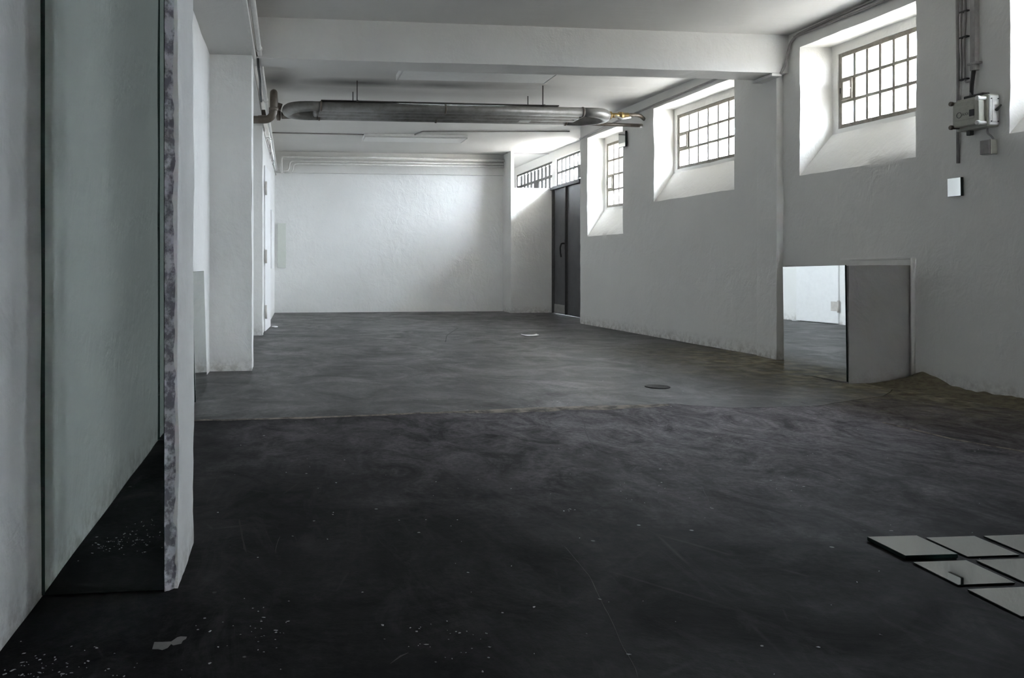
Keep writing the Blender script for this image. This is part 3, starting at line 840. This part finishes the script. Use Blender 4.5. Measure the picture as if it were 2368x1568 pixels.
# ================================================================== CEILING HEATER
ht = thing('pipe_heater', (2.1, 10.5, 3.01), 'grey four-tube pipe heater with rounded ends hung below the ceiling', 'heater')
R_ = 0.060
ys = (-.33, -.11, .11, .33)
x0, x1 = -1.72, 1.76
bm = bmesh.new()
def half(cx, sgn):
    return [Vector((cx + sgn * .40 * math.sin(a) ** .9, -.33 * math.cos(a), 0)) for a in [math.pi * i / 16 for i in range(17)]]
obj('front_tube', T([(x0, ys[0], 0), (x1, ys[0], 0)], R_, 18), M['tube'], ht, smooth=False)
for y in ys[1:]: obj('tube', T([(x0, y, 0), (x1, y, 0)], R_ * .96, 16), M['tube'], ht)
for cx, s in ((x0, -1), (x1, 1)):
    obj('end_bend', T(half(cx, s), [R_ * (1.02 + .25 * math.sin(math.pi * i / 16)) for i in range(17)], 16), M['tube'], ht)
    obj('header', T([(cx + s * .03, -.2, 0), (cx + s * .03, .2, 0)], R_ * .7, 10), M['tube'], ht)
for cx in (x0 + .02, x1 - .02, -.1):
    for y in (ys[0], ys[3]):
        bm = bmesh.new(); lathe(bm, [(R_ + .001, -.012), (R_ + .006, -.010), (R_ + .006, .010), (R_ + .001, .012)], (cx, y, 0), 'x', 18)
        obj('seam_ring', bm, M['rustpipe'], ht)
for x in (-1.24, 1.20):
    for y in (-.33, .33):
        obj('hanger_rod', T([(x, y, .04), (x, y, CZ2 - 3.01)], .007, 6), M['rod'], ht)
    obj('hanger_bracket', B((x - .012, -.40, .055), (x + .012, .40, .075), .002), M['rod'], ht)
obj('top_plate', B((x0 + .02, -.36, .066), (x1 - .35, -.30, .078), .002), M['rod'], ht)
obj('paper_tag', B((.98, -.02, -.075), (1.14, .10, -.068), .003), M['lampwhite'], ht)
# supply and return at the right end
bm = T([(x1 + .38, -.02, .02), (x1 + .80, .12, .06)], .034, 10); obj('valve_body', bm, M['brass'], ht)
bm = bmesh.new()
lathe(bm, [(.02, -.045), (.055, -.04), (.055, -.02), (.04, 0), (.055, .02), (.055, .04), (.02, .045)], (x1 + .47, .01, .03), 'x', 12)
obj('valve_nut', bm, M['brass'], ht); bm = bmesh.new()
lathe(bm, [(.02, -.035), (.05, -.03), (.05, .03), (.02, .035)], (x1 + .68, .08, .045), 'x', 12)
obj('valve_nut', bm, M['brass'], ht)
bm = T([(x1 + .56, -.02, .02), (x1 + .62, -.10, -.035), (x1 + .76, -.06, -.005)], .013, 8, .02); obj('lever', bm, M['lampwhite'], ht)
obj('supply_pipe', T([(x1 + .78, .11, .058), (x1 + .92, .16, .075), (x1 + 1.02, .2, .07), (5.06 - 2.1, .45, .06)], .026, 10, .05), M['rustpipe'], ht)
obj('return_pipe', T([(x1 + .1, .42, -.01), (5.10 - 2.1, .46, -.02)], .026, 10), M['rustpipe'], ht)
obj('drain_line', T([(x1 - .22, .35, -.02), (x1 + .02, .36, -.05), (x1 + .3, .2, -.03), (x1 + .42, .02, -.03)], .008, 6, .1), M['lampwhite'], ht)
# feed at the left end
obj('left_feed', T([(x0 - .34, -.05, .03), (-0.05 - 2.1, -.05, .03)], .040, 12), M['rustpipe'], ht)
obj('left_return', T([(x0 - .34, .22, -.02), (-0.10 - 2.1, .20, -.03)], .046, 12), M['rustpipe'], ht)
bm = bmesh.new()
lathe(bm, [(.046, -.03), (.075, -.02), (.075, .02), (.046, .03)], (x0 - .52, .22, -.02), 'x', 12)
obj('union_nut', bm, M['rustpipe'], ht); bm = bmesh.new()
lathe(bm, [(.046, -.09), (.066, -.05), (.066, .05), (.046, .09)], (x0 - .70, .22, -.02), 'x', 12)
obj('union_nut', bm, M['rustpipe'], ht)

# thick brown feed pipe coming out of the left wall
fp = thing('feed_pipe', (-0.72, 9.6, 2.72), 'thick brown steel pipe bending up beside the left piers', 'pipe')
obj('pipe_run', T([(0, 0, 0), (.535, 0, 0), (.535, 0, .345), (.535, .85, .345), (.62, .85, .32)], .046, 14, .13), M['rustpipe'], fp)
bm = bmesh.new(); lathe(bm, [(.047, -.02), (.055, -.015), (.055, .015), (.047, .02)], (.535, 0, .13), 'z', 14); obj('weld_ring', bm, M['rustpipe'], fp); bm = bmesh.new(); lathe(bm, [(.047, -.02), (.055, -.015), (.055, .015), (.047, .02)], (.25, 0, 0), 'x', 14)
obj('weld_ring', bm, M['rustpipe'], fp)

# ================================================================== CEILING LAMPS
def lamp(label, x0, x1, y0, y1):
    cx, cy = (x0 + x1) / 2, (y0 + y1) / 2
    root = thing('ceiling_light', (cx, cy, CZ2), label, 'ceiling light', 'flat ceiling light boxes')
    a, b = (x1 - x0) / 2, (y1 - y0) / 2
    obj('housing', B((-a, -b, -.05), (a, b, .0), .006), M['lampwhite'], root)
    obj('diffuser', B((-a + .02, -b + .03, -.066), (a - .02, b - .03, -.049), .008, 2), M['diffuser'], root)
    for s in (-1, 1): obj('end_cap', B((s * a - (.012 if s > 0 else 0), -b, -.068), (s * a + (.012 if s < 0 else 0), b, -.048), .003), M['lampwhite'], root)
lamp('white flat ceiling light box in front of the pipe heater, behind the beam', 1.31, 3.2, 9.28, 9.80)
lamp('white flat ceiling light box beyond the pipe heater, towards the far wall', 1.33, 3.21, 14.2, 14.78)

# ================================================================== PIPES AND CABLES
def single(name, pts, r, m, label, cat, fil=0.0, n=10, group=None):
    base = Vector(pts[0])
    o = obj(name, T([Vector(p) - base for p in pts], r, n, fil), M[m])
    o.location = base * U
    return tag(o, label, cat, group)
lp = single('ceiling_pipe', [(-.283, BACKY + .05, 3.165), (-.283, 6.2, 3.05), (-.283, 10.5, 2.985), (-.262, 16.4, 2.93)], .024, 'pipewhite', 'long white pipe sloping along the left edge beam', 'pipe')
for y, z in ((2.5, 3.095), (5.2, 3.062), (7.6, 3.03), (9.8, 2.995), (12.5, 2.962), (15, 2.945)):
    bm = bmesh.new(); b0 = Vector((-.283, BACKY + .05, 3.165))
    lathe(bm, [(.024, -.012), (.032, -.01), (.032, .01), (.024, .012)], Vector((-.283, y, z)) - b0, 'y', 12)
    box(bm, Vector((-.36, y - .01, z - .006)) - b0, Vector((-.30, y + .01, z + .006)) - b0)
    obj('pipe_clamp', bm, M['pipewhite'], lp)
def wob(x0, x1, z0, z1, y0, y1, amp, seed, n=26):
    return [(x0 + (x1 - x0) * i / n + amp * noise.noise(Vector((i * .45, seed, 0))), y0 + (y1 - y0) * i / n, z0 + (z1 - z0) * i / n + amp * .6 * noise.noise(Vector((seed, i * .4, 0)))) for i in range(n + 1)]
single('edge_cable', wob(-.331, -.331, 3.062, 3.055, 0.5, 7.6, .006, 1), .008, 'cable', 'grey cable along the edge beam, just above the trunking', 'cable', n=6)
single('edge_cable', wob(-.331, -.331, 3.105, 3.095, 0.5, 7.75, .008, 5), .007, 'cable', 'upper grey cable of the loose pair on the edge beam', 'cable', n=6)
single('edge_cable', [(-.300, 7.77, 3.045), (-.302, 7.9, 2.955), (-.298, 8.3, 2.90), (-.318, 8.9, 2.92), (-.325, 9.4, 2.90)], .014, 'black', 'short thick black cable looping under the beam end', 'cable', .15, 8)
single('edge_cable', wob(-.318, -.270, 2.86, 2.80, 12.0, 16.2, .014, 9, 40), .008, 'cable', 'loose grey cable on the far left wall above the door', 'cable', n=6)
# cable trunking on the edge beam
o = obj('cable_trunking', B((-.012, 0, -.03), (.022, 7.75, .028), .003), M['pipewhite']); o.location = Vector((-.34, .0, 3.0)) * U
tag(o, 'white strip of trunking on the lower corner of edge beam', 'trunking')
# pipes across the far wall
fy = FARY - .10
single('wall_pipe', [(-.16, fy - .1, 2.88), (-.16, fy - .1, 3.215), (4.56, fy - .02, 3.215)], .026, 'pipewhite', 'topmost and thickest white pipe across the far end wall', 'pipe', .06)
single('wall_pipe', [(-.30, fy - .06, 2.93), (0.0, fy - .06, 2.93), (0.0, fy - .06, 3.14), (4.56, fy + .02, 3.14)], .020, 'pipewhite', 'middle white pipe across the far end wall', 'pipe', .10)
single('wall_pipe', [(-.10, fy - .06, 2.90), (0.08, fy - .06, 2.90), (0.08, fy - .06, 3.085), (4.56, fy + .02, 3.085)], .020, 'pipewhite', 'lowest white pipe across the far end wall', 'pipe', .10)
# conduits on the ceiling
single('ceiling_conduit', [(-.33, 14.28, 2.95), (-.33, 14.28, CZ2 - .012), (1.36, 14.3, CZ2 - .012)], .011, 'cable', 'thin conduit from the left wall to the far light box', 'conduit', .03, 6)
single('ceiling_conduit', [(2.24, 14.2, CZ2 - .012), (2.32, 13.86, CZ2 - .012), (4.88, 13.55, CZ2 - .012)], .012, 'cable', 'thin conduit from the far light box to the right wall', 'conduit', .03, 6)
# conduit along the top of the right wall
single('wall_conduit', [RW(8.32, 3.235, -.02), RW(10.2, 3.215, -.02), RW(11.7, 3.19, -.02), RW(13.1, 3.135, -.02)], .014, 'cable', 'grey conduit high on the right wall beyond the beam', 'conduit', 0, 8)
cbl = [RW(5.95, 3.375, -.02), RW(6.6, 3.37, -.02), RW(7.2, 3.362, -.02), RW(7.62, 3.35, -.02), RW(7.74, 3.30, -.02), RW(7.76, 3.19, -.035), RW(7.79, 3.05, -.05), RW(7.80, 2.985, -.09)]
single('wall_cable', [RW(3.5, 3.375, -.02)] + cbl, .013, 'cable', 'grey cable along the right wall top, curling round the beam end', 'cable', .05, 8)
single('wall_cable', [RW(3.5, 3.335, -.02), RW(5.5, 3.340, -.02), RW(6.5, 3.318, -.025), RW(7.1, 3.325, -.02), RW(7.68, 3.338, -.02)], .012, 'cable', 'second, sagging grey cable at the top of the right wall', 'cable', .3, 8)

# ------------------------------------------------------------------ junction box and its conduits
jb = thing('junction_box', RW(5.56, 2.155, 0), 'grey junction box with corner studs and black lever on right wall', 'junction box', rotz=WANG)
L2, H2 = .135, .122
obj('back_housing', B((-.095, -L2, -H2), (.0, L2, H2), .006, 2), M['boxgrey'], jb)
obj('lid', B((-.150, -L2 + .022, -H2 + .026), (-.094, L2 - .022, H2 - .026), .006, 2), M['boxgrey'], jb)
lid_plate = obj('label_plate', B((-.1525, -.075, -.05), (-.1495, .088, .055), .001), M['boxwhite'], jb)
lid_plate.data.materials[0] = M['boxgrey']
obj('display', B((-.1545, -.078, -.032), (-.151, -.035, .018), .001), M['boxdark'], lid_plate)
bm = bmesh.new()
ring = [Vector((-.154, .052 + .021 * math.cos(a), -.008 + .021 * math.sin(a))) for a in [2 * math.pi * i / 20 for i in range(21)]]
tube(bm, ring, .0025, 5); obj('printed_ring', bm, M['print'], lid_plate)
fc = bpy.data.curves.new('printed_letters', 'FONT'); fc.body = 'AXX'; fc.size = .030 * U; fc.extrude = .0004; fc.align_x = 'CENTER'
ft = bpy.data.objects.new('letters_source', fc); COL.objects.link(ft)
fo = bpy.data.objects.new('printed_letters', bpy.data.meshes.new_from_object(ft)); bpy.data.objects.remove(ft)
COL.objects.link(fo); fo.parent = lid_plate
fo.data.materials.append(M['print']); fo.location = Vector((-.1538, -.004, -.018)) * U
fo.rotation_euler = (math.radians(90), 0, math.radians(-90))
for y in (-1, 1):
    for z in (-1, 1):
        bm = bmesh.new(); lathe(bm, [(.014, -.172), (.018, -.168), (.018, -.152), (.013, -.150), (.013, -.090)], (0, y * (L2 - .020), z * (H2 - .030)), 'x', 12)
        obj('corner_stud', bm, M['boxwhite'] if y < 0 else M['rustpipe'], jb)
ep = obj('end_plate', B((-.088, -L2 - .010, -H2 + .012), (-.006, -L2 + .002, H2 - .012), .004), M['boxwhite'], jb)
obj('inset_panel', B((-.070, -L2 - .014, -H2 + .034), (-.028, -L2 - .009, H2 - .034), .002), M['boxwhite'], ep)
for x in (-.076, -.018):
    for z in (-.085, .085):
        bm = bmesh.new(); lathe(bm, [(.004, -.016), (.004, -.009)], (x, -L2, z), 'y', 8); obj('screw', bm, M['black'], ep)
bm = T([(-.052, -L2 - .03, -.005), (-.008, -L2 - .026, .035)], [.011, .007], 8); obj('lever', bm, M['black'], jb)
obj('top_gland', B((-.085, -.085, H2 - .004), (-.02, .085, H2 + .022), .006), M['black'], jb)
obj('bottom_gland', B((-.06, .045, -H2 - .035), (-.025, .085, -H2 + .004), .004), M['black'], jb)
single('wall_conduit', [RW(5.605, 2.28, -.05), RW(5.605, 2.38, -.045), RW(5.605, 2.50, -.03)], .014, 'black', 'black cable entering the junction box from above', 'cable', .03, 8)
o = obj('cable_trunking', B((-.045, -.022, 0), (.0, .022, .93), .003), M['cable']); o.location = RW(5.605, 2.495) * U; o.rotation_euler = (0, 0, WANG)
tag(o, 'wide grey trunking rising from the junction box to the ceiling', 'trunking')
o2 = obj('clip', B((-.052, -.05, .045), (.0, .04, .062), .002), M['cable'], o)
vc = single('wall_conduit', [RW(5.76, 1.80, -.012), RW(5.755, 2.6, -.018), RW(5.765, 3.39, -.018)], .013, 'cable', 'leftmost grey conduit passing behind the junction box', 'conduit', 0, 8)
single('wall_cable', [RW(5.725, 2.44, -.02), RW(5.722, 2.62, -.02), RW(5.73, 2.85, -.02), RW(5.716, 3.1, -.02), RW(5.725, 3.39, -.02)], .008, 'cable', 'thin cable just right of the leftmost conduit', 'cable', .1, 8)
single('wall_cable', [RW(5.60, 2.30, -.06), RW(5.63, 2.42, -.03), RW(5.69, 2.42, -.02), RW(5.70, 2.7, -.02), RW(5.685, 2.95, -.02), RW(5.705, 3.39, -.02)], .008, 'cable', 'thin cable looping into the box top, clipped to wall', 'cable', .08, 8)
for z, wh in ((2.45, 'lowest'), (2.78, 'second lowest'), (2.98, 'second highest'), (3.2, 'topmost')):
    q = RW(5.70, z, -.02); bm = bmesh.new(); box(bm, (-.012, -.035, -.006), (.018, .035, .006), .002)
    o = obj('cable_clip', bm, M['black']); o.location = q * U; o.rotation_euler = (0, 0, WANG)
    tag(o, wh + ' black clip holding the thin cables above the junction box', 'clip', 'cable clips above the junction box')
single('wall_cable', [RW(5.47, 2.03, -.05), RW(5.47, 1.99, -.05), RW(5.445, 1.965, -.04), RW(5.435, 1.94, -.03)], .007, 'cable', 'short cable from the junction box down to socket', 'cable', .03, 8)
sk = thing('wall_socket', RW(5.475, 1.885, 0), 'small grey socket box under the junction box', 'socket', rotz=WANG)
obj('body', B((-.06, -.043, -.056), (0, .043, .056), .006, 2), M['boxgrey'], sk)
obj('cover', B((-.072, -.040, -.053), (-.058, .040, .053), .004, 2), M['cable'], sk)

# ================================================================== SMALL THINGS ON THE FLOOR
dg = thing('drain_cover', (2.99, 6.24, 0), 'round dark iron drain cover set in the floor', 'drain cover')
bm = bmesh.new()
lathe(bm, [(.100, 0.0005), (.100, .006), (.088, .006), (.088, .0005)], (0, 0, 0), 'z', 28); obj('rim', bm, M['grate'], dg)
bm = bmesh.new(); lathe(bm, [(.089, .0004), (.089, .0010)], (0, 0, 0), 'z', 28); obj('pit', bm, M['subfloor'], dg)
for i in range(-3, 4):
    y = i * .025; hw = math.sqrt(.088 ** 2 - y * y)
    obj('slat', B((-hw, y - .007, .0012), (hw, y + .007, .0055), .001), M['grate'], dg)

bm = bmesh.new()
def curl(u, v):
    x = -.110 + .220 * u; e = abs(u - .5) * 2
    return Vector((x, -.075 + .15 * v, .010 + .013 * e ** 3 + .006 * (v - .5) ** 2))
sheet(bm, curl, [i / 16 for i in range(17)], [i / 6 for i in range(7)])
ex_ = bmesh.ops.extrude_face_region(bm, geom=bm.faces[:])
for v in [g for g in ex_['geom'] if isinstance(g, bmesh.types.BMVert)]: v.co.z -= .006
o = obj('curled_sheet', bm, M['paper'], smooth=True); o.location = Vector((3.35, 10.9, 0)) * U; o.rotation_euler = (0, 0, math.radians(-4))
tag(o, 'small white curled sheet lying alone on the dark floor', 'paper')

# loose plaster flakes, too many and too small to count
bm = bmesh.new()
def flake(x, y, r):
    n = random.randint(4, 6); a0 = random.random() * 6
    vs = []
    st = random.uniform(1, 2.2); sa = random.random() * 3.14
    for i in range(n):
        a = a0 + 2 * math.pi * i / n; rr = r * random.uniform(.55, 1.2)
        px, py = rr * math.cos(a) * st, rr * math.sin(a)
        vs.append(bm.verts.new((x + px * math.cos(sa) - py * math.sin(sa), y + px * math.sin(sa) + py * math.cos(sa), .0016)))
    top = bm.faces.new(vs)
    c_ = bm.verts.new((x, y, .003))
    for i in range(n): bm.faces.new((vs[i], vs[(i + 1) % n], c_))
    bm.faces.remove(top)
for i in range(520):
    y = 1.6 + 15 * random.random() ** 1.7; x = random.uniform(-.3, min(4.8, 1.6 + y * .55))
    if noise.noise(Vector((x * 1.1, y * 1.1, 4))) < -.02 and random.random() < .75: continue
    flake(x, y, random.choice((.0016, .002, .0025, .003, .004)))
for cx, cy, n, sd in ((-.62, 2.05, 55, .06), (-.5, 1.95, 45, .09), (-.1, 2.2, 36, .08), (1.15, 3.15, 6, .02), (2.25, 3.4, 10, .1), (1.65, 3.35, 10, .16), (-.25, 7.4, 26, .14), (1.9, 5.46, 20, .12), (.42, 2.1, 30, .07), (2.5, 4.4, 8, .1)):
    for i in range(n): flake(random.gauss(cx, sd), random.gauss(cy, sd), random.choice((.0016, .002, .003, .004)))
fl = obj('plaster_flakes', bm, M['fleck'])
tag(fl, 'scattered tiny pale plaster flakes on the dark floor', 'plaster flakes', kind='stuff')
